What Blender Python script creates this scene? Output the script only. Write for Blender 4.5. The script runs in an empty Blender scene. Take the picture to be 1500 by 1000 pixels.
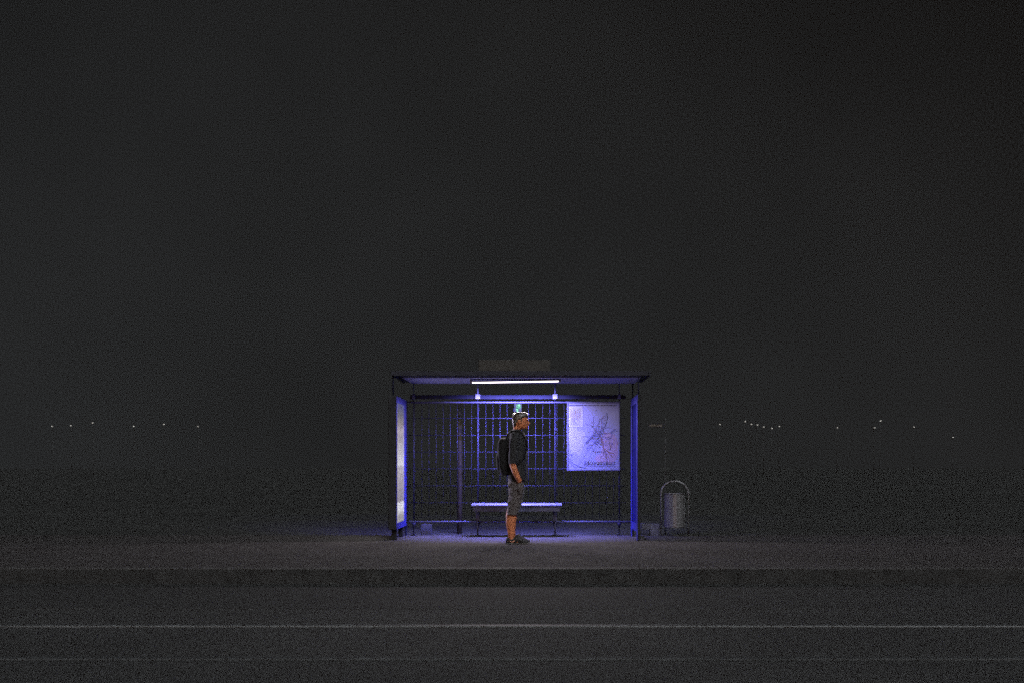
import bpy, bmesh, math, random
from mathutils import Vector, Matrix, noise
random.seed(4)
sc = bpy.context.scene
C = sc.collection
R = math.radians

# ---------------------------------------------------------------- measures
F, VX, VY, H = 1498.0, 795.0, 683.0, 1.05        # focal length, vanishing point (photo pixels), eye height
def PX(px, Y): return (px - VX) / F * Y
def PZ(py, Y): return H - (py - VY) / F * Y

# ---------------------------------------------------------------- materials
def mat(name, col, rough=0.7, metal=0.0, var=0.25, scale=8.0, bump=0.0, bscale=60.0, spec=0.5, emit=None, estr=0.0):
    m = bpy.data.materials.new(name); m.use_nodes = True
    nt = m.node_tree; b = nt.nodes['Principled BSDF']
    tc = nt.nodes.new('ShaderNodeTexCoord')
    n = nt.nodes.new('ShaderNodeTexNoise'); n.inputs['Scale'].default_value = scale
    n.inputs['Detail'].default_value = 6; n.inputs['Roughness'].default_value = 0.65
    nt.links.new(tc.outputs['Object'], n.inputs['Vector'])
    r = nt.nodes.new('ShaderNodeValToRGB')
    r.color_ramp.elements[0].position = 0.3; r.color_ramp.elements[1].position = 0.7
    r.color_ramp.elements[0].color = [c * (1 - var) for c in col] + [1]
    r.color_ramp.elements[1].color = [min(1, c * (1 + var)) for c in col] + [1]
    nt.links.new(n.outputs['Fac'], r.inputs['Fac'])
    nt.links.new(r.outputs['Color'], b.inputs['Base Color'])
    b.inputs['Roughness'].default_value = rough; b.inputs['Metallic'].default_value = metal
    b.inputs['Specular IOR Level'].default_value = spec
    if bump:
        n2 = nt.nodes.new('ShaderNodeTexNoise'); n2.inputs['Scale'].default_value = bscale
        n2.inputs['Detail'].default_value = 4
        nt.links.new(tc.outputs['Object'], n2.inputs['Vector'])
        bp = nt.nodes.new('ShaderNodeBump'); bp.inputs['Strength'].default_value = bump
        bp.inputs['Distance'].default_value = 0.01
        nt.links.new(n2.outputs['Fac'], bp.inputs['Height'])
        nt.links.new(bp.outputs['Normal'], b.inputs['Normal'])
    if emit:
        b.inputs['Emission Color'].default_value = list(emit) + [1]
        b.inputs['Emission Strength'].default_value = estr
    return m

M = {}
M['blue_paint'] = mat('blue_paint', (0.04, 0.04, 0.38), 0.45, var=0.2)
M['blue_dark'] = mat('blue_dark_paint', (0.013, 0.013, 0.036), 0.5)
M['steel_blue'] = mat('blue_grey_metal', (0.085, 0.085, 0.18), 0.5, var=0.2)
M['wire'] = mat('painted_wire', (0.017, 0.017, 0.040), 0.55)
M['light_metal'] = mat('pale_metal', (0.24, 0.24, 0.28), 0.5, var=0.1)
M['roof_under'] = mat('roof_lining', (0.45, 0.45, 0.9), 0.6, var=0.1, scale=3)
M['roof_top'] = mat('roof_sheet', (0.036, 0.037, 0.05), 0.6)
M['brown_board'] = mat('brown_board', (0.037, 0.0345, 0.031), 0.7)
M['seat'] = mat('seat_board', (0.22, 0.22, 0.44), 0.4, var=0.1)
M['apron'] = mat('seat_beam', (0.06, 0.06, 0.11), 0.5)
M['bin'] = mat('bin_steel', (0.16, 0.16, 0.17), 0.38, metal=0.35, var=0.15, scale=12)
M['bin_dark'] = mat('bin_dark_steel', (0.02, 0.02, 0.02), 0.7)
M['concrete'] = mat('concrete', (0.085, 0.085, 0.12), 0.9, var=0.25, bump=0.3)
M['concrete_dark'] = mat('dark_concrete', (0.038, 0.038, 0.055), 0.9, var=0.3, bump=0.3)
M['shaded_dark'] = mat('shaded_dark_paint', (0.034, 0.034, 0.037), 0.8, spec=0.1)  # shade painted on the frame fronts; also the dark sign plate
M['wood'] = mat('weathered_wood', (0.030, 0.023, 0.014), 0.8, var=0.4, scale=6, bump=0.3)
M['dark_metal'] = mat('dark_metal', (0.018, 0.018, 0.018), 0.6)
M['sign_pale'] = mat('pale_sign', (0.11, 0.095, 0.08), 0.6, var=0.5, scale=30)
M['paper'] = mat('map_paper', (0.125, 0.13, 0.27), 0.7, var=0.14, scale=2.2)
M['paper_yellow'] = mat('map_yellow', (0.155, 0.155, 0.165), 0.7, var=0.12, scale=9)
M['paper_pink'] = mat('map_pink', (0.17, 0.13, 0.235), 0.7, var=0.2, scale=4)
M['paper_white'] = mat('map_white', (0.20, 0.20, 0.23), 0.7, var=0.1)
M['ink'] = mat('map_ink', (0.035, 0.032, 0.07), 0.8)
M['ink_blue'] = mat('map_ink_blue', (0.06, 0.06, 0.17), 0.8)
M['ink_brown'] = mat('map_ink_brown', (0.10, 0.05, 0.05), 0.8)
M['sticker'] = mat('pale_plate', (0.007, 0.009, 0.004), 0.5)
M['green'] = mat('green_emblem', (0.006, 0.05, 0.002), 0.5, var=0.5, scale=40)
M['green_pale'] = mat('pale_green_emblem', (0.04, 0.15, 0.02), 0.5)
M['skin'] = mat('skin', (0.55, 0.18, 0.078), 0.55, var=0.12, scale=18, bump=0.1, bscale=90)
M['hair'] = mat('brown_hair', (0.055, 0.037, 0.023), 0.32, var=0.5, scale=60, bump=0.35, bscale=160, spec=1.0)
M['shirt'] = mat('black_shirt', (0.021, 0.021, 0.024), 0.85, var=0.3, scale=10, bump=0.4, bscale=14)
M['pack'] = mat('black_backpack', (0.015, 0.0145, 0.0155), 0.8, var=0.3, scale=30, bump=0.3, bscale=40, spec=0.15)
M['shorts'] = mat('brown_shorts', (0.092, 0.078, 0.08), 0.85, var=0.3, scale=12, bump=0.5, bscale=16)
M['shoe'] = mat('black_shoe', (0.016, 0.016, 0.017), 0.6, var=0.3, scale=40, bump=0.3)
M['sole'] = mat('shoe_sole', (0.09, 0.085, 0.08), 0.7)
M['copper'] = mat('copper_logo', (0.55, 0.24, 0.16), 0.5, var=0.1)
M['eye'] = mat('eye', (0.03, 0.02, 0.02), 0.2)
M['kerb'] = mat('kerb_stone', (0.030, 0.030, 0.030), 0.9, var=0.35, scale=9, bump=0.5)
M['kerb_top'] = mat('highlit_kerb_top', (0.082, 0.079, 0.079), 0.85, var=0.3, scale=12, bump=0.4)  # highlight along the kerb top, painted as a lighter tone
M['rail'] = mat('rail_steel', (0.125, 0.13, 0.135), 0.6, metal=0.1, var=0.25, scale=4)
M['rail_dull'] = mat('dull_rail_steel', (0.062, 0.065, 0.068), 0.85, metal=0.0, var=0.3, scale=1.5)
M['lamp_pole'] = mat('lamp_pole', (0.065, 0.066, 0.068), 0.9)
M['lamp_glow'] = mat('lamp_glow', (0.8, 0.8, 0.75), 0.5, emit=(1, 0.97, 0.9), estr=0.24)
M['tube'] = mat('tube_glass', (0.9, 0.9, 0.9), 0.4, emit=(1.0, 0.88, 0.93), estr=4.0)
M['lamp_glow'].cycles.emission_sampling = 'NONE'
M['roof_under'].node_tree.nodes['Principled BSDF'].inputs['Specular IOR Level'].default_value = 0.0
for k_ in ('blue_dark', 'wire', 'sticker', 'green', 'green_pale', 'dark_metal', 'steel_blue', 'roof_top', 'lamp_pole'):
    M[k_].node_tree.nodes['Principled BSDF'].inputs['Specular IOR Level'].default_value = 0.12

for k_, w_, r_ in (('hair', 0.15, 0.3), ('shirt', 0.10, 0.4), ('pack', 0.0, 0.4), ('shorts', 0.15, 0.5)):
    b_ = M[k_].node_tree.nodes['Principled BSDF']
    b_.inputs['Sheen Weight'].default_value = w_; b_.inputs['Sheen Roughness'].default_value = r_
    b_.inputs['Sheen Tint'].default_value = (0.85, 0.88, 1, 1)
def glass_mat():
    m = bpy.data.materials.new('clear_pane'); m.use_nodes = True
    nt = m.node_tree; nt.nodes.clear()
    o = nt.nodes.new('ShaderNodeOutputMaterial'); mx = nt.nodes.new('ShaderNodeMixShader')
    t = nt.nodes.new('ShaderNodeBsdfTransparent'); g = nt.nodes.new('ShaderNodeBsdfGlossy')
    g.inputs['Roughness'].default_value = 0.08; t.inputs['Color'].default_value = (0.88, 0.89, 0.95, 1)
    lw = nt.nodes.new('ShaderNodeLayerWeight'); lw.inputs['Blend'].default_value = 0.12
    nt.links.new(lw.outputs['Fresnel'], mx.inputs[0])
    nt.links.new(t.outputs[0], mx.inputs[1]); nt.links.new(g.outputs[0], mx.inputs[2])
    nt.links.new(mx.outputs[0], o.inputs['Surface'])
    return m
M['glass'] = glass_mat()
M['cover'] = glass_mat(); M['cover'].name = 'cover_glass'
nt_ = M['cover'].node_tree; lw_ = next(n for n in nt_.nodes if n.type == 'LAYER_WEIGHT'); lw_.inputs['Blend'].default_value = 0.5
pw_ = nt_.nodes.new('ShaderNodeMath'); pw_.operation = 'POWER'; pw_.inputs[1].default_value = 5      # reflection of a glass face
ma_ = nt_.nodes.new('ShaderNodeMath'); ma_.operation = 'MULTIPLY_ADD'; ma_.inputs[1].default_value = 0.96; ma_.inputs[2].default_value = 0.04
mx_ = next(n for n in nt_.nodes if n.type == 'MIX_SHADER')
nt_.links.new(lw_.outputs['Facing'], pw_.inputs[0]); nt_.links.new(pw_.outputs[0], ma_.inputs[0]); nt_.links.new(ma_.outputs[0], mx_.inputs[0])
def etched_mat():
    m = bpy.data.materials.new('etched_blue_pane'); m.use_nodes = True
    nt = m.node_tree; nt.nodes.clear()
    o = nt.nodes.new('ShaderNodeOutputMaterial'); mx = nt.nodes.new('ShaderNodeMixShader')
    t = nt.nodes.new('ShaderNodeBsdfTransparent'); g = nt.nodes.new('ShaderNodeBsdfDiffuse')
    g.inputs['Color'].default_value = (0.03, 0.03, 0.42, 1); t.inputs['Color'].default_value = (0.85, 0.86, 0.97, 1)
    mx.inputs[0].default_value = 0.25
    nt.links.new(t.outputs[0], mx.inputs[1]); nt.links.new(g.outputs[0], mx.inputs[2])
    nt.links.new(mx.outputs[0], o.inputs['Surface'])
    return m
M['etched'] = etched_mat()

def ground_mat(name, col, var, scales, bump, rough=0.9, speck=0.0, specscale=160, tiles=None, stretch=(1, 1, 1)):
    m = bpy.data.materials.new(name); m.use_nodes = True
    nt = m.node_tree; b = nt.nodes['Principled BSDF']; L = nt.links
    tc = nt.nodes.new('ShaderNodeTexCoord'); mp = nt.nodes.new('ShaderNodeMapping')
    mp.inputs['Scale'].default_value = stretch
    L.new(tc.outputs['Object'], mp.inputs['Vector'])
    fac = None
    for s, w in scales:
        n = nt.nodes.new('ShaderNodeTexNoise'); n.inputs['Scale'].default_value = s
        n.inputs['Detail'].default_value = 5; n.inputs['Roughness'].default_value = 0.6
        L.new(mp.outputs['Vector'], n.inputs['Vector'])
        k = nt.nodes.new('ShaderNodeMath'); k.operation = 'MULTIPLY_ADD'
        L.new(n.outputs['Fac'], k.inputs[0]); k.inputs[1].default_value = w
        if fac is None: k.inputs[2].default_value = 0.5 - 0.5 * sum(w for _, w in scales)
        else: L.new(fac, k.inputs[2])
        fac = k.outputs[0]
    r = nt.nodes.new('ShaderNodeValToRGB')
    r.color_ramp.elements[0].position = 0.25; r.color_ramp.elements[1].position = 0.75
    r.color_ramp.elements[0].color = [c * (1 - var) for c in col] + [1]
    r.color_ramp.elements[1].color = [c * (1 + var) for c in col] + [1]
    L.new(fac, r.inputs['Fac']); out = r.outputs['Color']
    n2 = nt.nodes.new('ShaderNodeTexNoise'); n2.inputs['Scale'].default_value = specscale
    n2.inputs['Detail'].default_value = 2
    L.new(tc.outputs['Object'], n2.inputs['Vector'])
    if speck:
        r2 = nt.nodes.new('ShaderNodeValToRGB')
        r2.color_ramp.elements[0].position = 0.35; r2.color_ramp.elements[1].position = 0.65
        r2.color_ramp.elements[0].color = (1 - speck,) * 3 + (1,); r2.color_ramp.elements[1].color = (1 + speck,) * 3 + (1,)
        L.new(n2.outputs['Fac'], r2.inputs['Fac'])
        mu = nt.nodes.new('ShaderNodeMixRGB'); mu.blend_type = 'MULTIPLY'; mu.inputs[0].default_value = 1
        L.new(out, mu.inputs[1]); L.new(r2.outputs['Color'], mu.inputs[2]); out = mu.outputs[0]
    if tiles:
        bk = nt.nodes.new('ShaderNodeTexBrick'); bk.inputs['Scale'].default_value = 1.0
        bk.inputs['Brick Width'].default_value = tiles[0]; bk.inputs['Row Height'].default_value = tiles[1]
        bk.inputs['Mortar Size'].default_value = 0.006; bk.inputs['Color1'].default_value = (1, 1, 1, 1)
        bk.inputs['Color2'].default_value = (0.86, 0.86, 0.87, 1); bk.inputs['Mortar'].default_value = (0.55, 0.55, 0.55, 1)
        L.new(tc.outputs['Object'], bk.inputs['Vector'])
        mu = nt.nodes.new('ShaderNodeMixRGB'); mu.blend_type = 'MULTIPLY'; mu.inputs[0].default_value = 1
        L.new(out, mu.inputs[1]); L.new(bk.outputs['Color'], mu.inputs[2]); out = mu.outputs[0]
    L.new(out, b.inputs['Base Color'])
    b.inputs['Roughness'].default_value = rough; b.inputs['Specular IOR Level'].default_value = 0.3
    bp = nt.nodes.new('ShaderNodeBump'); bp.inputs['Strength'].default_value = bump; bp.inputs['Distance'].default_value = 0.01
    L.new(n2.outputs['Fac'], bp.inputs['Height']); L.new(bp.outputs['Normal'], b.inputs['Normal'])
    return m
M['pavement'] = ground_mat('pavement_stone', (0.080, 0.074, 0.075), 0.26, [(0.5, 0.4), (3, 0.5), (14, 0.4)], 0.6, speck=0.35, specscale=55, tiles=(0.3, 0.3))
M['road'] = ground_mat('asphalt', (0.066, 0.066, 0.0665), 0.25, [(0.25, 0.5), (2, 0.4), (9, 0.4)], 0.6, speck=0.3, specscale=70, stretch=(0.35, 1, 1))
M['road_strip'] = ground_mat('concrete_road', (0.056, 0.056, 0.0565), 0.24, [(0.3, 0.5), (2.5, 0.4)], 0.5, speck=0.25, specscale=60, stretch=(0.3, 1, 1))
M['field'] = ground_mat('dark_grass', (0.057, 0.058, 0.057), 0.3, [(0.05, 0.5), (0.6, 0.4), (6, 0.4)], 0.8, speck=0.4, specscale=30)
M['sky'] = ground_mat('night_cloud', (0.040, 0.0425, 0.0445), 0.34, [(0.0016, 1.0), (0.005, 0.5)], 0.0, rough=1.0)

# ---------------------------------------------------------------- mesh helpers
def add_box(bm, x0, x1, y0, y1, z0, z1, mi=0, bev=0.0):
    vs = [bm.verts.new((x, y, z)) for x in (x0, x1) for y in (y0, y1) for z in (z0, z1)]
    fs = []
    for q in ((0, 1, 3, 2), (4, 6, 7, 5), (0, 4, 5, 1), (2, 3, 7, 6), (0, 2, 6, 4), (1, 5, 7, 3)):
        f = bm.faces.new([vs[i] for i in q]); f.material_index = mi; fs.append(f)
    if bev:
        es = {e for f in fs for e in f.edges}
        r = bmesh.ops.bevel(bm, geom=list(es), offset=bev, segments=2, profile=0.5, affect='EDGES')
        for f in r['faces']: f.material_index = mi
    return vs

def frame_of(t):
    t = t.normalized()
    up = Vector((0, 1, 0)) if abs(t.y) < 0.9 else Vector((0, 0, 1))
    a = t.cross(up).normalized(); b = t.cross(a).normalized()
    return a, b

def add_tube(bm, pts, rad, seg=12, mi=0, flat=1.0):
    """rounded tube along pts; rad is a number or a list; flat scales the radius along y"""
    pts = [Vector(p) for p in pts]; n = len(pts)
    rs = rad if isinstance(rad, (list, tuple)) else [rad] * n
    rings = []
    for i, p in enumerate(pts):
        t = (pts[min(i + 1, n - 1)] - pts[max(i - 1, 0)])
        a, b = frame_of(t)
        if abs(b.y) > abs(a.y): a, b = b, a
        rings.append([bm.verts.new(p + a * math.cos(k * 2 * math.pi / seg) * rs[i] * flat + b * math.sin(k * 2 * math.pi / seg) * rs[i]) for k in range(seg)])
    for i in range(n - 1):
        for k in range(seg):
            f = bm.faces.new((rings[i][k], rings[i][(k + 1) % seg], rings[i + 1][(k + 1) % seg], rings[i + 1][k]))
            f.material_index = mi; f.smooth = True
    for r_ in (rings[0], rings[-1]):
        f = bm.faces.new(r_); f.material_index = mi

def add_loft(bm, rings, axis='z', seg=28, power=2.3, mi=0):
    """rings along an axis: axis z -> (z, xback, xfront, halfwidth, ycentre); axis x -> (x, zlow, zhigh, halfwidth, ycentre)"""
    R_ = []
    for (s, lo, hi, hw, yc) in rings:
        c, a = (lo + hi) / 2, (hi - lo) / 2
        row = []
        for k in range(seg):
            t = 2 * math.pi * k / seg
            co, si = math.cos(t), math.sin(t)
            u = c + a * math.copysign(abs(co) ** (2 / power), co)
            v = yc + hw * math.copysign(abs(si) ** (2 / power), si)
            row.append(bm.verts.new((u, v, s) if axis == 'z' else (s, v, u)))
        R_.append(row)
    for i in range(len(R_) - 1):
        for k in range(seg):
            f = bm.faces.new((R_[i][k], R_[i][(k + 1) % seg], R_[i + 1][(k + 1) % seg], R_[i + 1][k]))
            f.smooth = True; f.material_index = mi
    bm.faces.new(R_[0]).material_index = mi; bm.faces.new(R_[-1]).material_index = mi

def add_ball(bm, c, r, mi=0, seg=16):
    m = Matrix.Translation(c) @ Matrix.Diagonal((r[0], r[1], r[2], 1))
    res = bmesh.ops.create_uvsphere(bm, u_segments=seg, v_segments=seg // 2 + 2, radius=1.0, matrix=m)
    for v in res['verts']:
        for f in v.link_faces: f.material_index = mi; f.smooth = True

def obj(name, bm, mats, parent=None, smooth=False):
    bmesh.ops.recalc_face_normals(bm, faces=bm.faces[:])
    me = bpy.data.meshes.new(name); bm.to_mesh(me); bm.free()
    for m in (mats if isinstance(mats, (list, tuple)) else [mats]): me.materials.append(M[m])
    if smooth:
        for p in me.polygons: p.use_smooth = True
    o = bpy.data.objects.new(name, me); C.objects.link(o)
    if parent: o.parent = parent
    return o

def solid(name, bm, material, parent=None, voxel=0.008, disp=0.0, dscale=0.1, smooth_it=3):
    """fuse overlapping volumes into one continuous skin"""
    o = obj(name, bm, material, parent)
    md = o.modifiers.new('fuse', 'REMESH'); md.mode = 'VOXEL'; md.voxel_size = voxel; md.use_smooth_shade = True
    sm = o.modifiers.new('soft', 'SMOOTH'); sm.factor = 0.5; sm.iterations = smooth_it
    if disp:
        tx = bpy.data.textures.new(name + '_fold', 'CLOUDS'); tx.noise_scale = dscale
        d = o.modifiers.new('fold', 'DISPLACE'); d.texture = tx; d.strength = disp; d.mid_level = 0.5
        d.texture_coords = 'LOCAL'
    dg = bpy.context.evaluated_depsgraph_get(); dg.update()
    me = bpy.data.meshes.new_from_object(o.evaluated_get(dg)); old = o.data
    o.modifiers.clear(); o.data = me; me.name = name; bpy.data.meshes.remove(old)
    if not me.materials: me.materials.append(M[material])
    for p in me.polygons: p.use_smooth = True
    return o

def tag(o, label, cat, group=None):
    o['label'] = label; o['category'] = cat
    if group: o['group'] = group
    return o

def thing(name, label, cat, loc=(0, 0, 0), group=None):
    o = bpy.data.objects.new(name, None); o.empty_display_size = 0.2
    C.objects.link(o); o.location = loc
    return tag(o, label, cat, group)

def NB(): return bmesh.new()

# ---------------------------------------------------------------- the setting
ROAD = -0.155; KY = 10.49; BACK = 15.73
def sheet(name, x0, x1, y0, y1, z, m, nx=1, ny=1):
    bm = NB()
    bmesh.ops.create_grid(bm, x_segments=nx, y_segments=ny, size=0.5)
    for v in bm.verts:
        v.co = Vector((x0 + (v.co.x + .5) * (x1 - x0), y0 + (v.co.y + .5) * (y1 - y0), z))
    o = obj(name, bm, m); o['kind'] = 'structure'; return o
sheet('field', -900, 900, -900, 900, ROAD - 0.06, 'field')
sheet('road', -200, 200, -12, KY, ROAD, 'road')
bm = NB(); add_box(bm, -200, 200, 8.66, KY - 0.002, ROAD - 0.02, ROAD + 0.004)
o = obj('road_shoulder', bm, 'road_strip'); o['kind'] = 'structure'
# pavement: one raised slab behind the kerb, a soft worn edge at the back
bm = NB(); add_box(bm, -60, 60, KY + 0.165, BACK, -0.3, 0.0)
o = obj('pavement', bm, 'pavement'); o['kind'] = 'structure'
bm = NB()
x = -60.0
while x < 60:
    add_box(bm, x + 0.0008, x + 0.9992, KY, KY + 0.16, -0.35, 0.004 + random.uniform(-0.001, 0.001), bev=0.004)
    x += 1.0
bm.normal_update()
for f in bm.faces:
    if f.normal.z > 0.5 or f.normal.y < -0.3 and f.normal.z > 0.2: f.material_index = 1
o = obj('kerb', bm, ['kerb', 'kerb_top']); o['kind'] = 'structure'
# ground behind the pavement, just below it: uneven dark grass
bm = NB(); bmesh.ops.create_grid(bm, x_segments=160, y_segments=60, size=0.5)
for v in bm.verts:
    X = v.co.x * 80; Y = BACK + 0.004 + (v.co.y + .5) ** 2 * 40
    v.co = Vector((X, Y, -0.06 + 0.035 * noise.noise((X * .7, Y * .7, 0)) + 0.02 * noise.noise((X * 3, Y * 3, 2))))
o = obj('grass_verge', bm, 'field', smooth=True); o['kind'] = 'structure'

# cloud ceiling: a very large, slightly uneven shell, open behind the photographer towards the town
bm = NB(); bmesh.ops.create_uvsphere(bm, u_segments=96, v_segments=48, radius=700)
dead = [v for v in bm.verts if v.co.y < 0.33 * 700 or v.co.z < -60]
bmesh.ops.delete(bm, geom=dead, context='VERTS')
for f in bm.faces: f.smooth = True
o = obj('sky', bm, 'sky'); o['kind'] = 'structure'

# rails let into the road
def rail(y, m, label):
    bm = NB(); add_box(bm, -60, 60, y - 0.034, y + 0.034, ROAD - 0.02, ROAD + 0.012, bev=0.006)
    add_box(bm, -60, 60, y + 0.036, y + 0.075, ROAD - 0.02, ROAD + 0.003, mi=1)
    o = obj('tram_rail', bm, [m, 'dark_metal']); tag(o, label, 'rail')
rail(7.71, 'rail', 'thin shiny steel rail running straight across the dark road nearer the kerb')
rail(6.40, 'rail_dull', 'dull steel rail in the road farther from the kerb, at the foot of the photo')

# far street lamps, a row beyond the dark field
def far_lamp(px, py, Y=150.0, first=[None]):
    if first[0] is None:
        bm = NB(); add_tube(bm, [(0, 0, 0), (0, 0, 6.85)], [0.045, 0.03], 8)
        add_tube(bm, [(0, 0, 6.8), (0, -0.25, 7.0)], 0.04, 8)
        add_ball(bm, (0, -0.3, 7.02), (0.115, 0.115, 0.09), mi=1, seg=10)
        o = obj('street_lamp', bm, ['lamp_pole', 'lamp_glow']); first[0] = o
    else:
        o = first[0].copy(); C.objects.link(o)
    zt = PZ(py, Y); o.scale = (1, 1, (zt + 0.2) / 7.02); o.location = (PX(px, Y), Y, -0.2)
    tag(o, 'far-off street lamp, a tiny white speck in the dark beyond the bus shelter', 'street lamp', 'street lamps far off beyond the field')
for px, py in ((78, 624), (105, 623), (137, 619), (197, 624), (241, 621), (291, 624), (1054, 621), (1091, 617), (1100, 621), (1109, 622), (1118, 625),
               (1130, 627), (1141, 624), (1226, 626), (1280, 626), (1289, 616), (1338, 625), (1395, 640)):
    far_lamp(px, py, Y=150 + random.uniform(-8, 25))

# ---------------------------------------------------------------- bus shelter
YB = 15.6                       # back wall
XL, XR = -2.07, 1.34            # inner faces of the side walls
ZR = 2.317                      # roof lining
posts = [PX(p, YB) for p in (606, 700, 813, 907)]
sh = thing('bus_shelter', 'blue framed bus shelter with flat roof and wire mesh back, lit by one tube', 'bus shelter', (-0.35, 15.1, 0))
def part(name, bm, m, parent=None, smooth=False):
    p = parent or sh
    w = Vector((0, 0, 0)); q = p
    while q: w += q.location; q = q.parent
    bmesh.ops.translate(bm, verts=bm.verts[:], vec=-w)
    return obj(name, bm, m, p, smooth)
# roof: lining, fascia frame, sheet on top
bm = NB(); add_box(bm, -2.0, 1.4, 14.6, YB + 0.02, ZR, ZR + 0.03)
add_box(bm, -2.12, 1.50, 14.52, YB + 0.15, ZR + 0.032, ZR + 0.055, mi=1)
roof = part('roof', bm, ['roof_under', 'roof_top'])
bm = NB()
add_box(bm, -2.12, 1.50, 14.49, 14.518, ZR + 0.02, ZR + 0.09, bev=0.006)
add_box(bm, -2.148, -2.122, 14.49, YB + 0.15, ZR + 0.02, ZR + 0.088, bev=0.006)
add_box(bm, 1.502, 1.528, 14.49, YB + 0.15, ZR + 0.02, ZR + 0.088, bev=0.006)
part('fascia', bm, 'roof_top', roof)
bm = NB(); add_box(bm, PX(701, 14.7), PX(806, 14.7), 14.66, 14.72, ZR + 0.055, PZ(527, 14.7), bev=0.008)
part('roof_sign', bm, 'brown_board', roof)
# posts with clamps and feet
for i, X in enumerate(posts):
    bm = NB(); add_tube(bm, [(X, YB, 0.0), (X, YB, 2.079)], 0.0085, 10)
    add_tube(bm, [(X, YB, 0.0), (X, YB, 0.012)], 0.045, 14)
    add_tube(bm, [(X, YB, 0.13), (X, YB, 0.20)], [0.013, 0.04], 12)
    po = part('post', bm, 'wire')
    bm = NB(); k = 0.037 if i in (1, 2) else 0.022
    add_box(bm, X - k, X + k, YB - 0.05, YB + 0.03, 2.08, 2.155, bev=0.006)
    add_tube(bm, [(X, YB - 0.01, 2.12), (X, YB - 0.01, ZR)], 0.013 if i in (1, 2) else 0.008, 10)
    part('clamp', bm, 'light_metal' if i in (1, 2) else 'steel_blue', po)
# rails of the back wall
bm = NB(); add_tube(bm, [(posts[0] - 0.12, YB - 0.02, 2.029), (posts[3] + 0.02, YB - 0.02, 2.029)], 0.014, 10)
part('top_rail', bm, 'steel_blue')
bm = NB(); add_box(bm, posts[0] - 0.06, posts[3] + 0.1, YB + 0.03, YB + 0.05, 2.085, 2.145)
part('top_beam', bm, 'blue_dark')
bm = NB(); add_tube(bm, [(XL + 0.02, YB - 0.01, 0.212), (XR + 0.02, YB - 0.01, 0.212)], 0.015, 10)
part('bottom_rail', bm, 'steel_blue')
# welded wire mesh
bm = NB()
for py in (612, 637, 661.5, 686, 711, 735.7):
    z = PZ(py, YB); add_tube(bm, [(posts[0] - 0.1, YB + 0.018, z), (posts[3] + 0.1, YB + 0.018, z)], 0.0056, 6)
px = 597.0
while px < 915:
    X = PX(px, YB); add_tube(bm, [(X, YB + 0.007, 0.27 + random.uniform(-.004, .004)), (X, YB + 0.007, 2.015)], 0.0034, 6); px += 10.42
part('wire_mesh', bm, 'wire')
# side wall on the right: blue frame, its fronts painted dark as if unlit, and clear pane
bm = NB()
for y in (14.5, 15.5): add_box(bm, XR + 0.008, XR + 0.05, y, y + 0.045, 0.0, 2.075, bev=0.008)
for z in (0.15, 2.03): add_box(bm, XR + 0.010, XR + 0.048, 14.546, 15.499, z, z + 0.043)
fr = part('side_frame', bm, 'shaded_dark')
bm = NB()
add_box(bm, XR, XR + 0.007, 14.503, 14.62, 0.0, 2.073, bev=0.002); add_box(bm, XR, XR + 0.007, 15.40, 15.543, 0.0, 2.073, bev=0.002)
for z in (0.12, 1.96): add_box(bm, XR + 0.0005, XR + 0.0065, 14.621, 15.399, z, z + 0.11)
part('trim', bm, 'blue_paint', fr)
bm = NB(); add_box(bm, XR + 0.015, XR + 0.021, 14.547, 15.498, 0.195, 2.028); part('pane', bm, 'etched', fr)
for X, y in ((XR + 0.025, 14.56), (XR + 0.025, 15.52), (XL - 0.06, 14.56)):
    bm = NB(); add_tube(bm, [(X, y, 2.06), (X, y, ZR + (0.0 if X > 0 else 0.03))], 0.011, 10); part('roof_stay', bm, 'blue_dark')
# narrow pane between light box and back wall on the left
bm = NB()
add_box(bm, XL - 0.03, XL, 15.56, 15.6, 0.0, 2.06, bev=0.008)
part('corner_post', bm, 'blue_dark')

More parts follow.
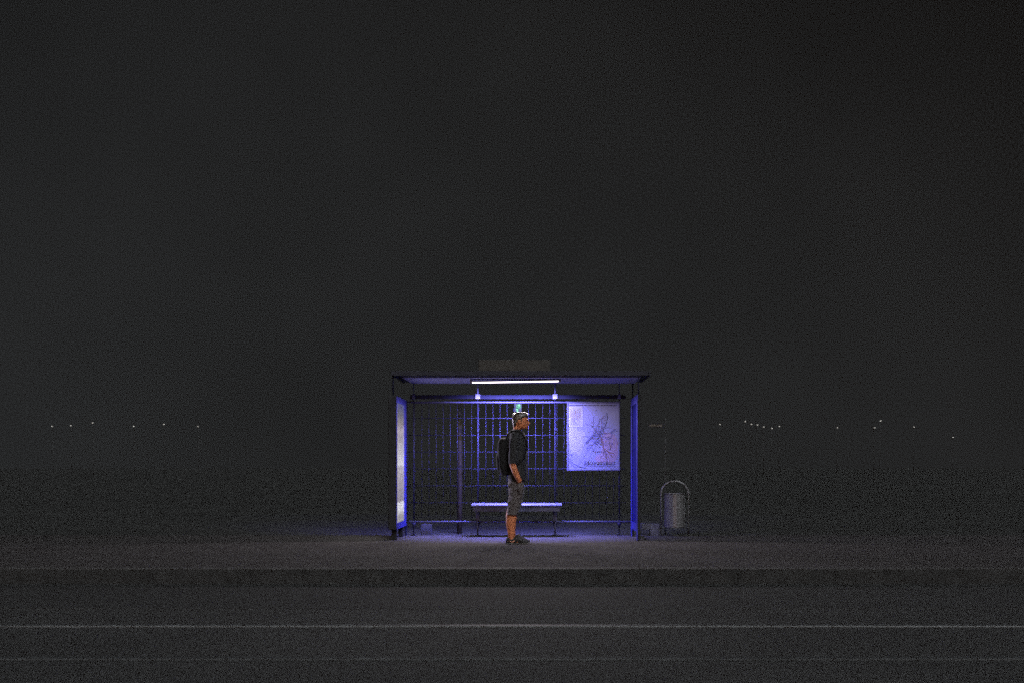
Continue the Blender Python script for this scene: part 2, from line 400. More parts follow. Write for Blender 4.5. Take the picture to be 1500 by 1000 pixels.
# ---------------------------------------------------------------- advertising light box (left wall)
def poster_mat():
    m = bpy.data.materials.new('backlit_poster'); m.use_nodes = True
    nt = m.node_tree; L = nt.links; b = nt.nodes['Principled BSDF']
    tc = nt.nodes.new('ShaderNodeTexCoord'); sp = nt.nodes.new('ShaderNodeSeparateXYZ')
    L.new(tc.outputs['Object'], sp.inputs[0])
    rz = nt.nodes.new('ShaderNodeValToRGB')          # printed picture from foot to head, its unlit, blue-lit top painted in
    cr = rz.color_ramp; cr.interpolation = 'LINEAR'
    stops = [(0.0, (.50, .48, .45)), (.07, (.42, .38, .34)), (.13, (.95, .92, .86)), (.19, (.95, .92, .88)), (.195, (.34, .29, .30)), (.29, (.40, .35, .36)),
             (.42, (.52, .46, .46)), (.50, (.58, .52, .52)), (.505, (.9, .87, .84)), (.60, (.72, .67, .65)), (.72, (.46, .40, .40)), (.80, (.5, .42, .42)), (.86, (.26, .22, .20)), (.93, (.16, .15, .17)), (1, (.10, .10, .2))]
    while len(cr.elements) < len(stops): cr.elements.new(0.5)
    for e, (p, c) in zip(cr.elements, stops): e.position = p; e.color = c + (1,)
    mr = nt.nodes.new('ShaderNodeMapRange'); mr.inputs['From Min'].default_value = 0.25; mr.inputs['From Max'].default_value = 1.98
    n = nt.nodes.new('ShaderNodeTexNoise'); n.inputs['Scale'].default_value = 4.5; n.inputs['Detail'].default_value = 5
    L.new(tc.outputs['Object'], n.inputs['Vector'])
    ad = nt.nodes.new('ShaderNodeMath'); ad.operation = 'MULTIPLY_ADD'; ad.inputs[1].default_value = 0.10
    L.new(n.outputs['Fac'], ad.inputs[0]); L.new(sp.outputs['Z'], ad.inputs[2])
    L.new(ad.outputs[0], mr.inputs['Value']); L.new(mr.outputs[0], rz.inputs['Fac'])
    mu = nt.nodes.new('ShaderNodeMixRGB'); mu.blend_type = 'OVERLAY'; mu.inputs[0].default_value = 0.55
    n2 = nt.nodes.new('ShaderNodeTexNoise'); n2.inputs['Scale'].default_value = 9; n2.inputs['Detail'].default_value = 4
    L.new(tc.outputs['Object'], n2.inputs['Vector'])
    L.new(rz.outputs['Color'], mu.inputs[1]); L.new(n2.outputs['Fac'], mu.inputs[2])
    b.inputs['Base Color'].default_value = (.12, .12, .12, 1); L.new(mu.outputs[0], b.inputs['Emission Color'])
    b.inputs['Emission Strength'].default_value = 3.1; b.inputs['Roughness'].default_value = 0.3
    return m
M['poster'] = poster_mat()
lb = thing('advertising_light_box', 'tall blue framed light box with a glowing poster, closing the left end of the shelter', 'light box', (XL - 0.06, 15.0, 0))
def lpart(n, bm, m, p=None): return part(n, bm, m, p or lb)
bm = NB()
y0, y1, z0, z1 = 14.5, 15.52, 0.155, 2.055
add_box(bm, XL - 0.12, XL - 0.009, y0, y0 + 0.055, z0, z1, bev=0.014)
add_box(bm, XL - 0.12, XL - 0.009, y1 - 0.075, y1, z0, z1, bev=0.014)
add_box(bm, XL - 0.118, XL - 0.011, y0 + 0.056, y1 - 0.076, z0 + 0.002, z0 + 0.09)
add_box(bm, XL - 0.118, XL - 0.011, y0 + 0.056, y1 - 0.076, z1 - 0.07, z1 - 0.002)
fr = lpart('frame', bm, 'shaded_dark')  # fronts painted in shade, blue kept for the lit inner face
bm = NB()
add_box(bm, XL - 0.008, XL, y0 + 0.003, y0 + 0.056, z0 + 0.003, z1 - 0.003, bev=0.002)
add_box(bm, XL - 0.008, XL, y1 - 0.20, y1 - 0.002, z0 + 0.003, z1 - 0.003, bev=0.002)
add_box(bm, XL - 0.0075, XL - 0.0005, y0 + 0.057, y1 - 0.201, z0 + 0.004, z0 + 0.09)
add_box(bm, XL - 0.0075, XL - 0.0005, y0 + 0.057, y1 - 0.201, z1 - 0.09, z1 - 0.004)
lpart('trim', bm, 'blue_paint', fr)
bm = NB(); add_box(bm, XL - 0.10, XL - 0.02, y0 + 0.057, y1 - 0.077, z0 + 0.092, z1 - 0.072); lpart('poster', bm, 'poster')
bm = NB(); add_box(bm, XL - 0.016, XL - 0.011, y0 + 0.057, y1 - 0.077, z0 + 0.092, z1 - 0.072); lpart('cover_pane', bm, 'cover')
for ya in (y0 + 0.12, y1 - 0.24):
    bm = NB(); add_box(bm, XL - 0.09, XL - 0.03, ya, ya + 0.12, 0.0, z0 - 0.001); lpart('foot', bm, 'dark_metal')

for hz_ in (0.65, 1.5):                  # what the light box throws across the shelter
    sd_ = bpy.data.lights.new('light_box_glow', 'SPOT'); sd_.energy = 75; sd_.color = (0.78, 0.7, 1.0)
    sd_.spot_size = R(58); sd_.spot_blend = 0.6; sd_.shadow_soft_size = 0.0
    so_ = bpy.data.objects.new('light_box_glow', sd_); C.objects.link(so_); so_.parent = lb
    so_.location = (0.066, 0.0, hz_); so_.rotation_euler = Vector((1.7, -0.75, -0.05)).to_track_quat('-Z', 'Y').to_euler()
# ---------------------------------------------------------------- tube lamp
TY, TZ = 14.78, 2.281
lamp = thing('tube_lamp', 'glowing white tube lamp fixed under the front of the shelter roof', 'lamp', (PX(755, TY), TY, TZ))
xa, xb = PX(690, TY), PX(820, TY)
bm = NB(); add_tube(bm, [(xa + 0.02, TY, TZ - 0.010), (xb - 0.02, TY, TZ + 0.010)], 0.0155, 16)
bm.normal_update()
bmesh.ops.recalc_face_normals(bm, faces=bm.faces[:])
for f in bm.faces:
    if f.normal.z > 0.02: f.material_index = 1          # upper half made dark to keep its light off the roof lining
part('tube', bm, ['tube', 'dark_metal'], lamp)
for X, dz in ((xa, -0.01), (xb, 0.01)):
    bm = NB(); add_box(bm, X - 0.018, X + 0.018, TY - 0.016, TY + 0.016, TZ - 0.017 + dz, ZR - 0.002, bev=0.004); part('end_cap', bm, 'light_metal', lamp)
bm = NB(); add_box(bm, xa + 0.019, xb - 0.019, TY - 0.030, TY + 0.070, ZR - 0.010, ZR - 0.002); part('housing', bm, 'blue_dark', lamp)
ld = bpy.data.lights.new('tube_glow', 'AREA'); ld.shape = 'RECTANGLE'; ld.size = xb - xa - 0.1; ld.size_y = 0.03
ld.energy = 215; ld.color = (0.20, 0.20, 1.0); ld.spread = R(108)
lo = bpy.data.objects.new('tube_glow', ld); C.objects.link(lo); lo.parent = lamp
lo.location = (0, 0.045, ZR - 0.016 - TZ); lo.rotation_euler = (R(33), 0, R(3))

for k in range(6):                       # the white light the tube throws downwards
    sd_ = bpy.data.lights.new('tube_light', 'SPOT'); sd_.energy = 27; sd_.color = (1.0, 0.87, 0.92)
    sd_.spot_size = R(172); sd_.spot_blend = 0.25; sd_.shadow_soft_size = 0.0
    so_ = bpy.data.objects.new('tube_light', sd_); C.objects.link(so_); so_.parent = lamp
    so_.location = ((k - 2.5) / 6 * (xb - xa), 0, -0.034)
# ---------------------------------------------------------------- bench
BY = 15.16
bn = thing('bench', 'long narrow pale bench with a blue glow on its seat, under the wire mesh', 'bench', (PX(756, BY), BY + 0.2, 0))
bx0, bx1 = PX(690, BY), PX(823, BY)
bm = NB()       # seat: rounded nose towards the road
prof = []
for k in range(9):
    a = math.pi / 2 + k * math.pi / 8
    prof.append((BY + 0.045 + 0.045 * math.cos(a), 0.478 + 0.019 * math.sin(a)))
prof += [(BY + 0.40, 0.459), (BY + 0.40, 0.497)]
A = [bm.verts.new((bx0, y, z)) for y, z in prof]; B = [bm.verts.new((bx1, y, z)) for y, z in prof]
for k in range(len(prof)):
    f = bm.faces.new((A[k], A[(k + 1) % len(prof)], B[(k + 1) % len(prof)], B[k])); f.smooth = k < 8
bm.faces.new(A); bm.faces.new(B)
part('seat', bm, 'seat', bn)
bm = NB(); add_box(bm, bx0 + 0.03, bx1 - 0.03, BY + 0.045, BY + 0.085, 0.385, 0.456); part('apron', bm, 'apron', bn)
for X in (posts[1], posts[2]):
    bm = NB(); add_box(bm, X - 0.022, X + 0.022, BY + 0.087, BY + 0.38, 0.40, 0.456)
    add_box(bm, X - 0.03, X + 0.03, BY + 0.381, BY + 0.415, 0.23, 0.456, bev=0.005)
    add_tube(bm, [(X, BY + 0.398, 0.0), (X, BY + 0.398, 0.235)], 0.014, 10)
    part('leg', bm, 'apron', bn)

# ---------------------------------------------------------------- map board
MY = YB - 0.04
mx0, mx1, mz0, mz1 = PX(832.5, MY), PX(906.5, MY), PZ(687, MY), PZ(589.8, MY)
mb = thing('map_board', 'pale route map poster in a thin frame on the right of the mesh wall', 'map', ((mx0 + mx1) / 2, MY, mz0))
W, Hh = mx1 - mx0, mz1 - mz0
bm = NB(); add_box(bm, mx0, mx1, MY, MY + 0.012, mz0, mz1); part('poster', bm, 'paper', mb)
bm = NB()
add_box(bm, mx0 - 0.022, mx0 - 0.001, MY - 0.012, MY + 0.02, mz0 - 0.02, mz1 + 0.02)
add_box(bm, mx1 + 0.001, mx1 + 0.012, MY - 0.012, MY + 0.02, mz0 - 0.02, mz1 + 0.02)
add_box(bm, mx0 - 0.0005, mx1 + 0.0005, MY - 0.012, MY + 0.02, mz1 + 0.001, mz1 + 0.014)
add_box(bm, mx0 - 0.0005, mx1 + 0.0005, MY - 0.012, MY + 0.02, mz0 - 0.014, mz0 - 0.001)
part('frame', bm, 'steel_blue', mb)
bm = NB()
layer = [0]
def flat(pts, mi):
    layer[0] += 1; y = MY - 0.001 - layer[0] * 0.00001
    vs = [bm.verts.new((mx0 + u * W, y, mz1 - v * Hh)) for u, v in pts]
    try: bm.faces.new(vs).material_index = mi
    except ValueError: pass
def rect(u0, v0, u1, v1, mi): flat([(u0, v0), (u1, v0), (u1, v1), (u0, v1)], mi)
def line(pts, w, mi):
    for (a, b), (c, d) in zip(pts, pts[1:]):
        dx, dy = (c - a) * W, (d - b) * Hh; l = math.hypot(dx, dy) or 1
        ox, oy = -dy / l * w / 2 / W, dx / l * w / 2 / Hh
        flat([(a + ox, b + oy), (c + ox, d + oy), (c - ox, d - oy), (a - ox, b - oy)], mi)
def dot(u, v, r, mi): flat([(u + r / W * math.cos(k * .785), v + r / Hh * math.sin(k * .785)) for k in range(8)], mi)
# 0 ink 1 blue ink 2 brown ink 3 yellow 4 pink 5 white
def blob(u, v, ru, rv, mi, n=18):
    flat([(min(.995, max(.005, u + ru * (1 + .25 * noise.noise((k * .9, u * 9, v * 9))) * math.cos(k * 2 * math.pi / n))),
           min(.995, max(.005, v + rv * (1 + .25 * noise.noise((k * .9, v * 7, u * 5))) * math.sin(k * 2 * math.pi / n)))) for k in range(n)], mi)
blob(.10, .50, .11, .13, 3, 40); blob(.17, .63, .13, .15, 3, 40); blob(.24, .48, .09, .07, 3, 40); blob(.82, .68, .17, .24, 4); blob(.76, .50, .09, .06, 4); blob(.65, .84, .12, .07, 4)
rect(.012, .05, .285, .36, 5); rect(.03, .065, .265, .35, 3)
for k in range(9): rect(.05 + .022 * k, .09 + .02 * (k % 3), .06 + .022 * k, .22 + .03 * (k % 4), 1 if k % 2 else 2)
for k in range(7): rect(.05, .25 + k * .013, .13 + .1 * random.random(), .254 + k * .013, 1)
line([(.29, .05), (.29, .365)], .006, 1); line([(.012, .365), (.29, .365)], .005, 1)
INK = ['ink', 'ink_blue', 'ink_brown', 'paper_yellow', 'paper_pink', 'paper_white']
print_ = part('print', bm, INK, mb); bm = NB()
u = .02
while u < .95:
    w = random.uniform(.03, .08); rect(u, .025, min(u + w, .955), .042, 0); u += w + random.uniform(.004, .016)
part('title', bm, INK, print_); bm = NB()
hub = (.62, .47)
def wander(a, n, step, mi, w, wig=.5, start=hub):
    u, v = start; pts = [(u, v)]
    for k in range(n):
        a += random.uniform(-wig, wig)
        u += math.cos(a) * step / W; v += math.sin(a) * step / Hh
        if not (.03 < u < .97 and .07 < v < .86) or (u < .3 and v < .38): break
        pts.append((u, v))
        if random.random() < .45: dot(u, v, random.uniform(.005, .010), 0 if random.random() < .6 else 2)
    line(pts, w, mi); return pts
for k in range(15): wander(k * 2 * math.pi / 15 + random.uniform(-.3, .3), random.randint(4, 10), .034, (1, 1, 0, 1)[k % 4], .0038, .75)
for k in range(3): wander(.95 + .12 * k, 10, .04, 2, .008, .35)
for k in range(12):
    st = (random.uniform(.35, .9), random.uniform(.3, .8)); line([hub, st], .0022, 1); wander(random.uniform(0, 6.3), 5, .03, 1, .003, .9, st)
for q in ((.97, .42), (.34, .975), (.16, .975), (.065, .79), (.76, .14), (.33, .60)): line([hub, q], .0022, 1)
line([(.60, .52), (.44, .66), (.36, .69)], .004, 1); line([(.44, .66), (.50, .72)], .004, 1)
line([(.33, .60), (.40, .55), (.47, .50), (.58, .46)], .007, 1)
line([(.97, .42), (.90, .41), (.85, .43), (.86, .48), (.83, .53), (.77, .545), (.71, .52)], .009, 1)
line([(.76, .14), (.77, .22), (.75, .30), (.70, .38), (.63, .45)], .006, 0)
for k in range(60): dot(min(.95, max(.06, random.gauss(.62, .17))), min(.84, max(.1, random.gauss(.5, .16))), random.uniform(.004, .009), (0, 1, 2, 0)[k % 4])
for k in range(26): line([(.33 + .008 * k, .62 - .007 * k + random.uniform(-.02, .02)), (.345 + .008 * k, .61 - .007 * k + random.uniform(-.02, .02))], .008, 0 if k % 2 else 1)
line([(.01, .83), (.10, .91), (.2, .955), (.34, .975)], .008, 1); line([(.01, .87), (.08, .94), (.16, .975)], .006, 1)
line([(.065, .79), (.065, .96)], .006, 1); line([(.012, .775), (.09, .775)], .006, 1)
part('route_lines', bm, INK, print_); bm = NB()
for k in range(10):      # row of small pictograms at the foot
    u = .31 + k * .062; s = random.choice((0, 1, 2))
    rect(u, .885, u + .04, .925, 0 if k % 3 else 1)
    if s == 0: rect(u + .012, .872, u + .028, .884, 0)
    if s == 1: dot(u + .02, .905, .008, 5)
    if s == 2: rect(u + .008, .896, u + .032, .902, 5)
line([(.30, .945), (.93, .945)], .004, 1)
part('pictogram_row', bm, INK, print_)

# ---------------------------------------------------------------- small plate with green emblem on the mesh
gx, gz = PX(758.8, YB - 0.01), PZ(596.5, YB - 0.01)
gp = thing('emblem_plate', "small grey plate with a green emblem hung on the mesh above the man's head", 'sign', (gx, YB - 0.01, gz))
bm = NB(); add_box(bm, gx - 0.055, gx + 0.055, YB - 0.012, YB - 0.004, gz - 0.068, gz + 0.066, bev=0.002); part('plate', bm, 'sticker', gp)
bm = NB()
for (u, v, r, mi) in ((0.008, .018, .040, 0), (.018, .034, .016, 1), (-.012, -.026, .020, 0), (-.016, -.03, .010, 1), (-.006, -.052, .013, 1)):
    add_tube(bm, [(gx + u, YB - 0.0125, gz + v), (gx + u, YB - 0.0145 - .001 * mi, gz + v)], r, 14, mi)
part('emblem', bm, ['green', 'green_pale'], gp)

# ---------------------------------------------------------------- wooden post behind the mesh, sign post, blocks
bm = NB(); X = PX(673, 17.0)
add_tube(bm, [(X, 17, -0.15), (X + .01, 17, 1.2), (X, 17, 2.2)], [.045, .042, .04], 14)
add_tube(bm, [(X, 17, 2.2), (X, 17, 2.23)], [.04, .02], 14)
tag(obj('wooden_post', bm, 'wood'), 'round brown wooden post standing behind the left half of the mesh', 'post')
sp_ = thing('sign_post', 'thin dark post with a small pale name plate, right of the shelter', 'sign post', (PX(974, 16.2), 16.2, -0.08))
bm = NB(); X = PX(974.5, 16.2); add_tube(bm, [(X, 16.2, -0.08), (X, 16.2, PZ(612, 16.2))], 0.009, 10); part('pole', bm, 'lamp_pole', sp_)
bm = NB(); add_box(bm, PX(949, 16.2), PX(973, 16.2), 16.185, 16.2, PZ(626, 16.2), PZ(619.5, 16.2), bev=.003)
pl = part('plate', bm, 'shaded_dark', sp_)
bm = NB(); u = 951.0
for k in range(9):
    w = random.uniform(1.0, 2.2); add_box(bm, PX(u, 16.2), PX(u + w, 16.2), 16.18, 16.184, PZ(624.6 + random.uniform(-.6, .3), 16.2), PZ(621.2, 16.2)); u += w + .5
part('lettering', bm, 'sign_pale', pl)
bm = NB(); yb = 15.52
add_box(bm, PX(940, yb), PX(966, yb), yb, yb + .16, PZ(774.6, yb), PZ(766.5, yb), bev=.006)
add_box(bm, PX(952.5, yb), PX(965.5, yb), yb + .003, yb + .157, 0.0, PZ(774.6, yb) - .001, bev=.006)
tag(obj('concrete_block', bm, 'concrete'), 'low stepped concrete block on the pavement between shelter and litter bin', 'block')
bm = NB(); yb = 16.0
add_box(bm, PX(616, yb), PX(631, yb), yb, yb + .2, -.08, PZ(767.5, yb), bev=.008)
tag(obj('concrete_block', bm, 'concrete_dark'), 'small square concrete block behind the left foot of the mesh wall', 'block')

# ---------------------------------------------------------------- litter bin
GY = 15.55
bc = PX(988.5, GY); br = (PX(1004, GY) - PX(973, GY)) / 2
lbn = thing('litter_bin', 'round ribbed steel litter bin hung in a tall hoop, right of the shelter', 'litter bin', (bc, GY, 0))
zb0, zb1 = PZ(772, GY), PZ(722.5, GY)
bm = NB(); n = 72; rows = []
for z, rr in ((zb0, br * .97), (zb0 + .012, br), (zb0 + .25, br * 1.0), (zb1 - .02, br), (zb1, br)):
    rows.append([bm.verts.new((bc + math.cos(k * 2 * math.pi / n) * (rr - (.0016 if k % 4 < 2 else 0)), GY + math.sin(k * 2 * math.pi / n) * (rr - (.0016 if k % 4 < 2 else 0)), z)) for k in range(n)])
for a, b in zip(rows, rows[1:]):
    for k in range(n): bm.faces.new((a[k], a[(k + 1) % n], b[(k + 1) % n], b[k]))
bm.faces.new(rows[0])
inner = [bm.verts.new((bc + math.cos(k * 2 * math.pi / n) * (br - .010), GY + math.sin(k * 2 * math.pi / n) * (br - .010), zb1)) for k in range(n)]
low = [bm.verts.new((v.co.x, v.co.y, zb0 + .03)) for v in inner]
for k in range(n):
    bm.faces.new((rows[-1][k], rows[-1][(k + 1) % n], inner[(k + 1) % n], inner[k]))
    bm.faces.new((inner[k], inner[(k + 1) % n], low[(k + 1) % n], low[k]))
bm.faces.new(low)
body_ = part('bin_body', bm, 'bin', lbn)
bm = NB()
ring = [(bc + math.cos(k * 2 * math.pi / 40) * (br + .002), GY + math.sin(k * 2 * math.pi / 40) * (br + .002), zb1) for k in range(41)]
add_tube(bm, ring, .007, 8); part('rim', bm, 'bin', body_, True)
hx0, hx1 = PX(968.3, GY), PX(1008.5, GY); hr = (hx1 - hx0) / 2; hz = PZ(704, GY) - hr * .92
pts = [(hx0, GY, 0), (hx0, GY, hz)]
pts += [((hx0 + hx1) / 2 - hr * math.cos(k * math.pi / 20), GY, hz + hr * .92 * math.sin(k * math.pi / 20)) for k in range(1, 20)]
pts += [(hx1, GY, hz), (hx1, GY, 0)]
bm = NB(); add_tube(bm, pts, .0125, 12); part('hoop', bm, 'bin', lbn, True)
for s, X in ((1, hx0), (-1, hx1)):
    for z in (zb0 + .1, zb1 - .1):
        bm = NB(); add_tube(bm, [(X, GY, z), (bc - s * (br - .004), GY, z)], .008, 8); part('bracket', bm, 'bin_dark', lbn)
bm = NB(); add_box(bm, hx0 - .03, hx1 + .03, GY - .06, GY + .06, 0, .014, bev=.004)
part('base_plate', bm, 'bin_dark', lbn)

# ---------------------------------------------------------------- the waiting man
MX, MYY = PX(757, 14.0), 14.0
man = thing('person', 'young man standing in profile facing right, black t-shirt, grey-brown knee shorts, hand in pocket', 'person', (MX, MYY, 0))
U = lambda p: (p - 757) / 107.0
Z = lambda p: (795 - p) / 107.0
def rz(rows, yc=0.0): return [(Z(p), U(a), U(b), hw, yc) for p, a, b, hw in rows]
def tub(bm, pts, rads, flat=1.0, seg=14): add_tube(bm, [(U(a), y, Z(p)) for a, p, y in pts], rads, seg, flat=flat)
def hand(bm, wrist, direction, palm_n):
    """palm, four bent fingers and a thumb, relaxed"""
    d = Vector(direction).normalized(); n = Vector(palm_n).normalized(); s = d.cross(n).normalized(); w = Vector(wrist)
    add_tube(bm, [w - d * .02, w + d * .03, w + d * .095], [.026, .036, .034], 12, flat=.6)
    for k, ln in enumerate((.070, .080, .075, .058)):
        b0 = w + d * .085 + s * (.027 - .018 * k)
        add_tube(bm, [b0, b0 + d * ln * .45 + n * .006, b0 + d * ln * .78 + n * .020, b0 + d * ln * .95 + n * .036], [.0095, .009, .008, .0065], 8)
    b0 = w + d * .03 + s * .028
    add_tube(bm, [b0, b0 + d * .03 + s * .018 + n * .012, b0 + d * .062 + s * .020 + n * .026], [.013, .0105, .008], 8)
bm = NB()
add_loft(bm, rz([(604.6, 756, 765, .03), (606.5, 752.3, 770, .055), (610, 750.9, 772.6, .07), (613, 750.7, 773.2, .075), (616, 750.8, 772.6, .0765),
                 (618.5, 751.2, 773.2, .076), (621.5, 752, 773.3, .071), (624, 754, 773.0, .061), (626, 757, 772.4, .05), (627.3, 761, 771, .033)]), power=2.15)
tub(bm, [(757.2, 620, 0), (757.8, 627, 0), (757.2, 634, 0), (756, 640, 0)], [.056, .055, .062, .08])
add_ball(bm, (U(774.2), 0, Z(619.2)), (.020, .014, .014)); add_ball(bm, (U(773.3), 0, Z(617)), (.014, .010, .022))   # nose
add_ball(bm, (U(773.1), 0, Z(614)), (.008, .045, .010))                                                             # brow
add_ball(bm, (U(773.2), 0, Z(622.2)), (.011, .022, .007)); add_ball(bm, (U(773.0), 0, Z(623.4)), (.010, .020, .007)) # lips
add_ball(bm, (U(772.2), 0, Z(626.0)), (.014, .022, .013))                                                           # chin
for s in (-1, 1):
    add_ball(bm, (U(761), s * .079, Z(617.5)), (.018, .009, .030)); add_ball(bm, (U(760), s * .084, Z(616.3)), (.013, .006, .018))
    add_ball(bm, (U(769.5), s * .05, Z(620)), (.022, .016, .018))                                                   # cheek
add_loft(bm, rz([(634, 750, 764, .09), (638, 745, 767, .17), (645, 743.5, 769.5, .19), (665, 744, 770, .17), (690, 746, 770, .16), (705, 746, 767, .165), (716, 746, 766, .17), (722, 748, 765, .15)]))
for s in (-1, 1):
    yl = s * .092
    tub(bm, [(756, 712, yl), (754, 735, yl), (750.5, 747, yl), (749.2, 754, yl), (748.7, 763, yl), (749.0, 775, yl), (749.8, 784, yl), (750.5, 790, yl)],
        [.09, .082, .072, .074, .071, .056, .047, .045], flat=.88)
    add_loft(bm, [(U(743), .01, .07, .03, yl), (U(752), .01, .09, .036, yl), (U(764), .01, .06, .042, yl), (U(771), .012, .035, .034, yl)], axis='x')
# near arm: bent a little, hand pushed into the pocket; far arm hangs
tub(bm, [(754.5, 638, -.18), (753, 655, -.225), (751.8, 674, -.245), (751.9, 680, -.246), (755.5, 690, -.244), (759.6, 698.5, -.232), (762.6, 704.5, -.212)],
    [.055, .05, .043, .044, .043, .036, .031])
hand(bm, (U(762.0), -.200, Z(705.5)), (-.05, .34, -1), (0.2, 1, .3))
tub(bm, [(754.5, 638, .18), (753, 655, .225), (752.5, 676, .24), (755, 690, .245), (757.5, 704, .24)], [.055, .05, .044, .04, .03])
hand(bm, (U(757.7), .238, Z(705.5)), (.12, 0, -1), (0, -1, .1))
body = solid('body', bm, 'skin', man, voxel=.0055, smooth_it=2)
for s in (-1, 1):
    bm = NB(); add_ball(bm, (U(770.9), s * .032, Z(616.1)), (.010, .012, .008), seg=12); obj('eye', bm, 'eye', man)
# hair: short sides, fuller swept top
bm = NB()
add_loft(bm, rz([(602.9, 758, 768, .035), (603.8, 754, 771.6, .055), (606, 751, 773.8, .070), (608.5, 750, 773.6, .077), (610.6, 749.7, 772.2, .079), (612.4, 749.7, 769.6, .0795),
                 (614.2, 749.8, 765.6, .0800), (616.5, 750.0, 762.4, .079), (619, 750.3, 758.6, .077), (622, 751.2, 756.6, .068), (624.3, 752.4, 755.6, .05)]), power=2.15)
tub(bm, [(763.9, 613, -.0775), (763.6, 617.8, -.0765)], [.012, .007], flat=.6); tub(bm, [(763.9, 613, .0775), (763.6, 617.8, .0765)], [.012, .007], flat=.6)
for k in range(70):
    a = random.uniform(0, 1); b = random.uniform(-1, 1)
    px = 753 + 19 * a; hz = Z(603.6 + 4.6 * (a - .62) ** 2 * 2.2 + 5.5 * b * b * .6); y = b * .058
    add_tube(bm, [(U(px) - .012, y, hz - .010), (U(px) + .004, y + .003, hz + .002), (U(px) + .020, y + .005, hz - .002)], [.008, .0075, .004], 6)
solid('hair', bm, 'hair', man, voxel=.0045, disp=.004, dscale=.012, smooth_it=1)
# t-shirt
bm = NB()
add_loft(bm, rz([(627.8, 751.6, 762.2, .070), (630, 748.6, 765.2, .088), (632, 745.2, 766.8, .125), (635, 742.4, 768.6, .18), (640, 741.2, 770.6, .205), (650, 740.6, 772, .205),
                 (665, 741.4, 772.2, .19), (680, 743, 772.3, .182), (695, 744, 772.3, .184), (703.6, 744.6, 771.2, .188)]))
for s in (-1, 1):
    tub(bm, [(755, 636.5, s * .16), (754.2, 645, s * .21), (752.8, 660, s * .238), (752.0, 678.6, s * .25)], [.066, .070, .062, .056])
shirt = solid('t_shirt', bm, 'shirt', man, voxel=.0065, disp=.014, dscale=.09, smooth_it=2)
# shorts
bm = NB()
add_loft(bm, rz([(700, 745.2, 768.0, .176), (706, 744.6, 767.4, .18), (713, 744.3, 768.2, .187), (719, 745.2, 768, .186), (724, 746, 767, .183), (727, 747, 766, .17)]), power=2.6)
add_ball(bm, (U(762.2), -.160, Z(713.5)), (.056, .080, .105))
add_ball(bm, (U(746.2), -.10, Z(710)), (.02, .06, .04)); add_ball(bm, (U(746.2), .10, Z(710)), (.02, .06, .04))
for s in (-1, 1):
    add_loft(bm, rz([(716, 745.4, 767.8, .09), (725, 746, 767, .098), (735, 743.9, 765, .098), (743, 743.5, 762, .095), (749, 743.0, 760, .092), (752.6, 742.8, 758.6, .09)], s * .094), power=2.5)
for (a, p), (c, q) in (((764, 709), (747, 722)), ((763, 716), (745.5, 735)), ((760, 722), (747, 742)), ((766, 724), (752, 733))):
    tub(bm, [(a, p, -.183), ((a + c) / 2, (p + q) / 2, -.190), (c, q, -.182)], [.006, .011, .006])
solid('shorts', bm, 'shorts', man, voxel=.0065, disp=.016, dscale=.06, smooth_it=2)
# shoes
def shoe(yl, dx):
    bm = NB()
    add_loft(bm, [(U(p) + dx, a, b, hw, yl) for p, a, b, hw in ((741.1, .016, .072, .02), (742.2, .008, .085, .033), (746, .006, .092, .038), (750, .006, .094, .040), (754, .006, .108, .042),
              (757.5, .006, .124, .042), (759, .006, .122, .043), (762, .006, .098, .047), (766, .006, .074, .050), (770, .006, .055, .047), (773, .010, .040, .035), (774.5, .016, .03, .016))], axis='x', power=2.4)
    s_ = obj('shoe', bm, 'shoe', man)
    bm = NB()
    add_loft(bm, [(U(p) + dx, a, b, hw, yl) for p, a, b, hw in ((740.8, .004, .016, .022), (742.4, 0, .018, .037), (750, 0, .015, .043), (760, 0, .014, .047), (767, 0, .018, .053), (771, 0, .022, .049), (773.8, .004, .026, .033), (775, .012, .024, .012))], axis='x', power=3.5)
    obj('sole', bm, 'sole', s_)
    if yl < 0:
        bm = NB(); y = yl - .0450
        top = [(744.8, 789.4), (747.5, 790.3), (750.5, 790.8), (752.2, 790.3), (753.8, 788.2)]
        bot = [(745.2, 789.8), (747.5, 791.4), (750.5, 792.3), (753.2, 792.1), (754.2, 790.6)]
        A = [[bm.verts.new((U(a) + dx, y + k * .008, Z(p))) for a, p in top] for k in (0, 1)]
        B = [[bm.verts.new((U(a) + dx, y + k * .008, Z(p))) for a, p in bot] for k in (0, 1)]
        for k in (0, 1):
            for i in range(4): bm.faces.new((A[k][i], A[k][i + 1], B[k][i + 1], B[k][i]))
        for T in (A, B):
            for i in range(4): bm.faces.new((T[0][i], T[0][i + 1], T[1][i + 1], T[1][i]))
        for i in (0, 4): bm.faces.new((A[0][i], B[0][i], B[1][i], A[1][i]))
        obj('logo', bm, 'copper', s_)
    bm = NB()
    for k in range(4):
        xx = U(758.5 + 1.7 * k) + dx; zz = .120 - .017 * k
        add_tube(bm, [(xx, yl - .030, zz - .012), (xx, yl, zz + .004), (xx, yl + .030, zz - .012)], .003, 6)
    obj('lace', bm, 'shoe', s_)
shoe(-.092, 0.0); shoe(.092, .012)

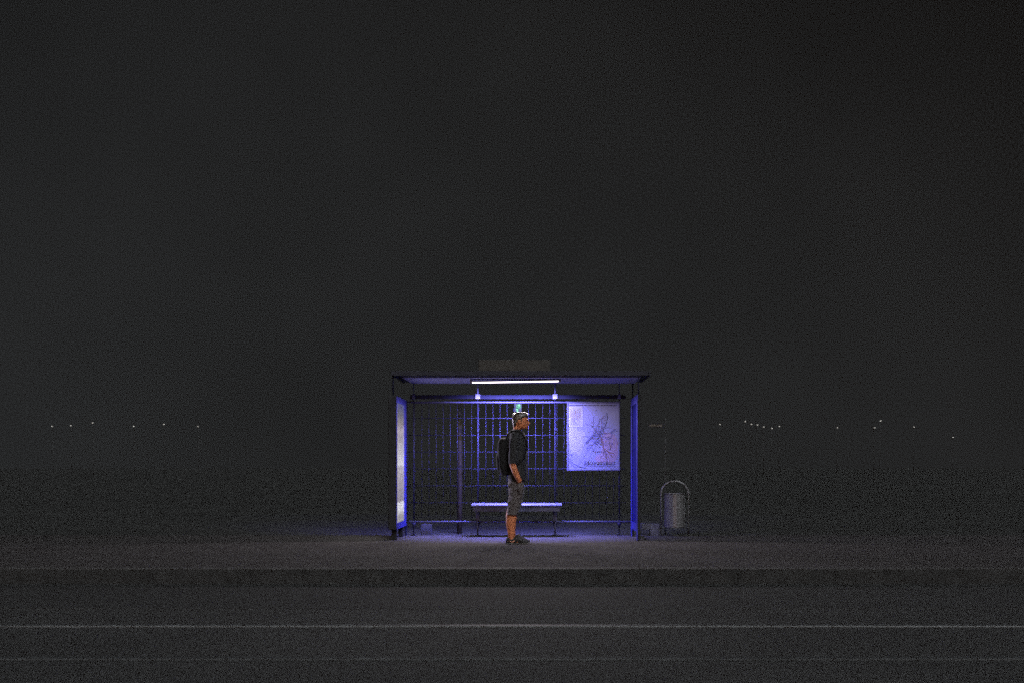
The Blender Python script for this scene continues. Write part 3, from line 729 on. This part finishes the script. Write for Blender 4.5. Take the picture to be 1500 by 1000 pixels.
# backpack on his back: a thing of its own
bp = thing('backpack', 'black backpack worn on the back of the standing man', 'backpack', (MX + U(737), MYY, Z(690)))
off = Vector((MX, MYY, 0)) - bp.location
def bpart(n, bm, m, **k):
    bmesh.ops.translate(bm, verts=bm.verts[:], vec=off); return solid(n, bm, m, bp, **k)
bm = NB()
add_loft(bm, rz([(640.4, 734.5, 741, .085), (642.5, 731.4, 744, .125), (650, 729.0, 744.6, .145), (663, 728.6, 745, .15), (678, 729.6, 745.5, .15), (690, 731.6, 746, .145), (695.5, 735, 746, .125)]), power=3.0)
add_loft(bm, rz([(664, 727.4, 735, .10), (668, 726.8, 736, .115), (682, 727.4, 737, .115), (689, 729.4, 738, .10)]), power=3)
bpart('bag', bm, 'pack', voxel=.007, disp=.012, dscale=.08)
for s in (-1, 1):
    bm = NB()
    tub(bm, [(741, 645, s * .10), (744, 635.6, s * .105), (750, 630.6, s * .11), (757, 630.4, s * .115), (764, 633.4, s * .12), (770.4, 642, s * .125), (772.4, 655, s * .13), (768, 670, s * .175), (757, 681, s * .194), (745, 688, s * .15)],
        [.012] * 10, flat=2.0, seg=10)
    bpart('strap', bm, 'pack', voxel=.006)

# ---------------------------------------------------------------- light of the town behind the photographer, night sky
w = bpy.data.worlds.new('World'); sc.world = w; w.use_nodes = True
nt = w.node_tree; L = nt.links; bg = nt.nodes['Background']
tc = nt.nodes.new('ShaderNodeTexCoord')
vd = nt.nodes.new('ShaderNodeVectorMath'); vd.operation = 'DOT_PRODUCT'
g = Vector((0.26, -0.74, 0.50)).normalized(); vd.inputs[1].default_value = g
L.new(tc.outputs['Generated'], vd.inputs[0])
mr = nt.nodes.new('ShaderNodeMapRange'); mr.interpolation_type = 'SMOOTHSTEP'
mr.inputs['From Min'].default_value = math.cos(R(15)); mr.inputs['From Max'].default_value = math.cos(R(10))
mr.inputs['To Min'].default_value = 0.012; mr.inputs['To Max'].default_value = 8.2
L.new(vd.outputs['Value'], mr.inputs['Value'])
bg.inputs['Color'].default_value = (0.94, 1.0, 1.03, 1)
L.new(mr.outputs[0], bg.inputs['Strength'])
w.cycles.sampling_method = 'NONE'

sd = bpy.data.lights.new('sun', 'SUN'); sd.energy = 0.25; sd.angle = R(10); sd.color = (1.0, 0.62, 0.42)
so = bpy.data.objects.new('sun', sd); C.objects.link(so)
d = Vector((math.sin(R(5)), math.cos(R(5)), -math.tan(R(11))))
so.rotation_euler = d.to_track_quat('-Z', 'Y').to_euler()

# ---------------------------------------------------------------- camera
cd = bpy.data.cameras.new('camera'); cam = bpy.data.objects.new('camera', cd); C.objects.link(cam)
cam.location = (0, 0, H); cam.rotation_euler = (R(90), 0, 0)
cd.sensor_width = 36; cd.lens = 36 * F / 1500
cd.shift_x = -(VX - 750) / 1500; cd.shift_y = (VY - 500) / 1500
cd.clip_end = 3000; sc.camera = cam

sc.view_settings.view_transform = 'Standard'; sc.view_settings.look = 'None'
sc.view_settings.exposure = 0; sc.view_settings.gamma = 1; sc.view_settings.use_curve_mapping = False
sc.render.engine = 'CYCLES'
sc.cycles.use_denoising = False; sc.cycles.use_adaptive_sampling = False
sc.cycles.sample_clamp_indirect = 0.4; sc.cycles.max_bounces = 5; sc.cycles.diffuse_bounces = 2; sc.cycles.transparent_max_bounces = 8
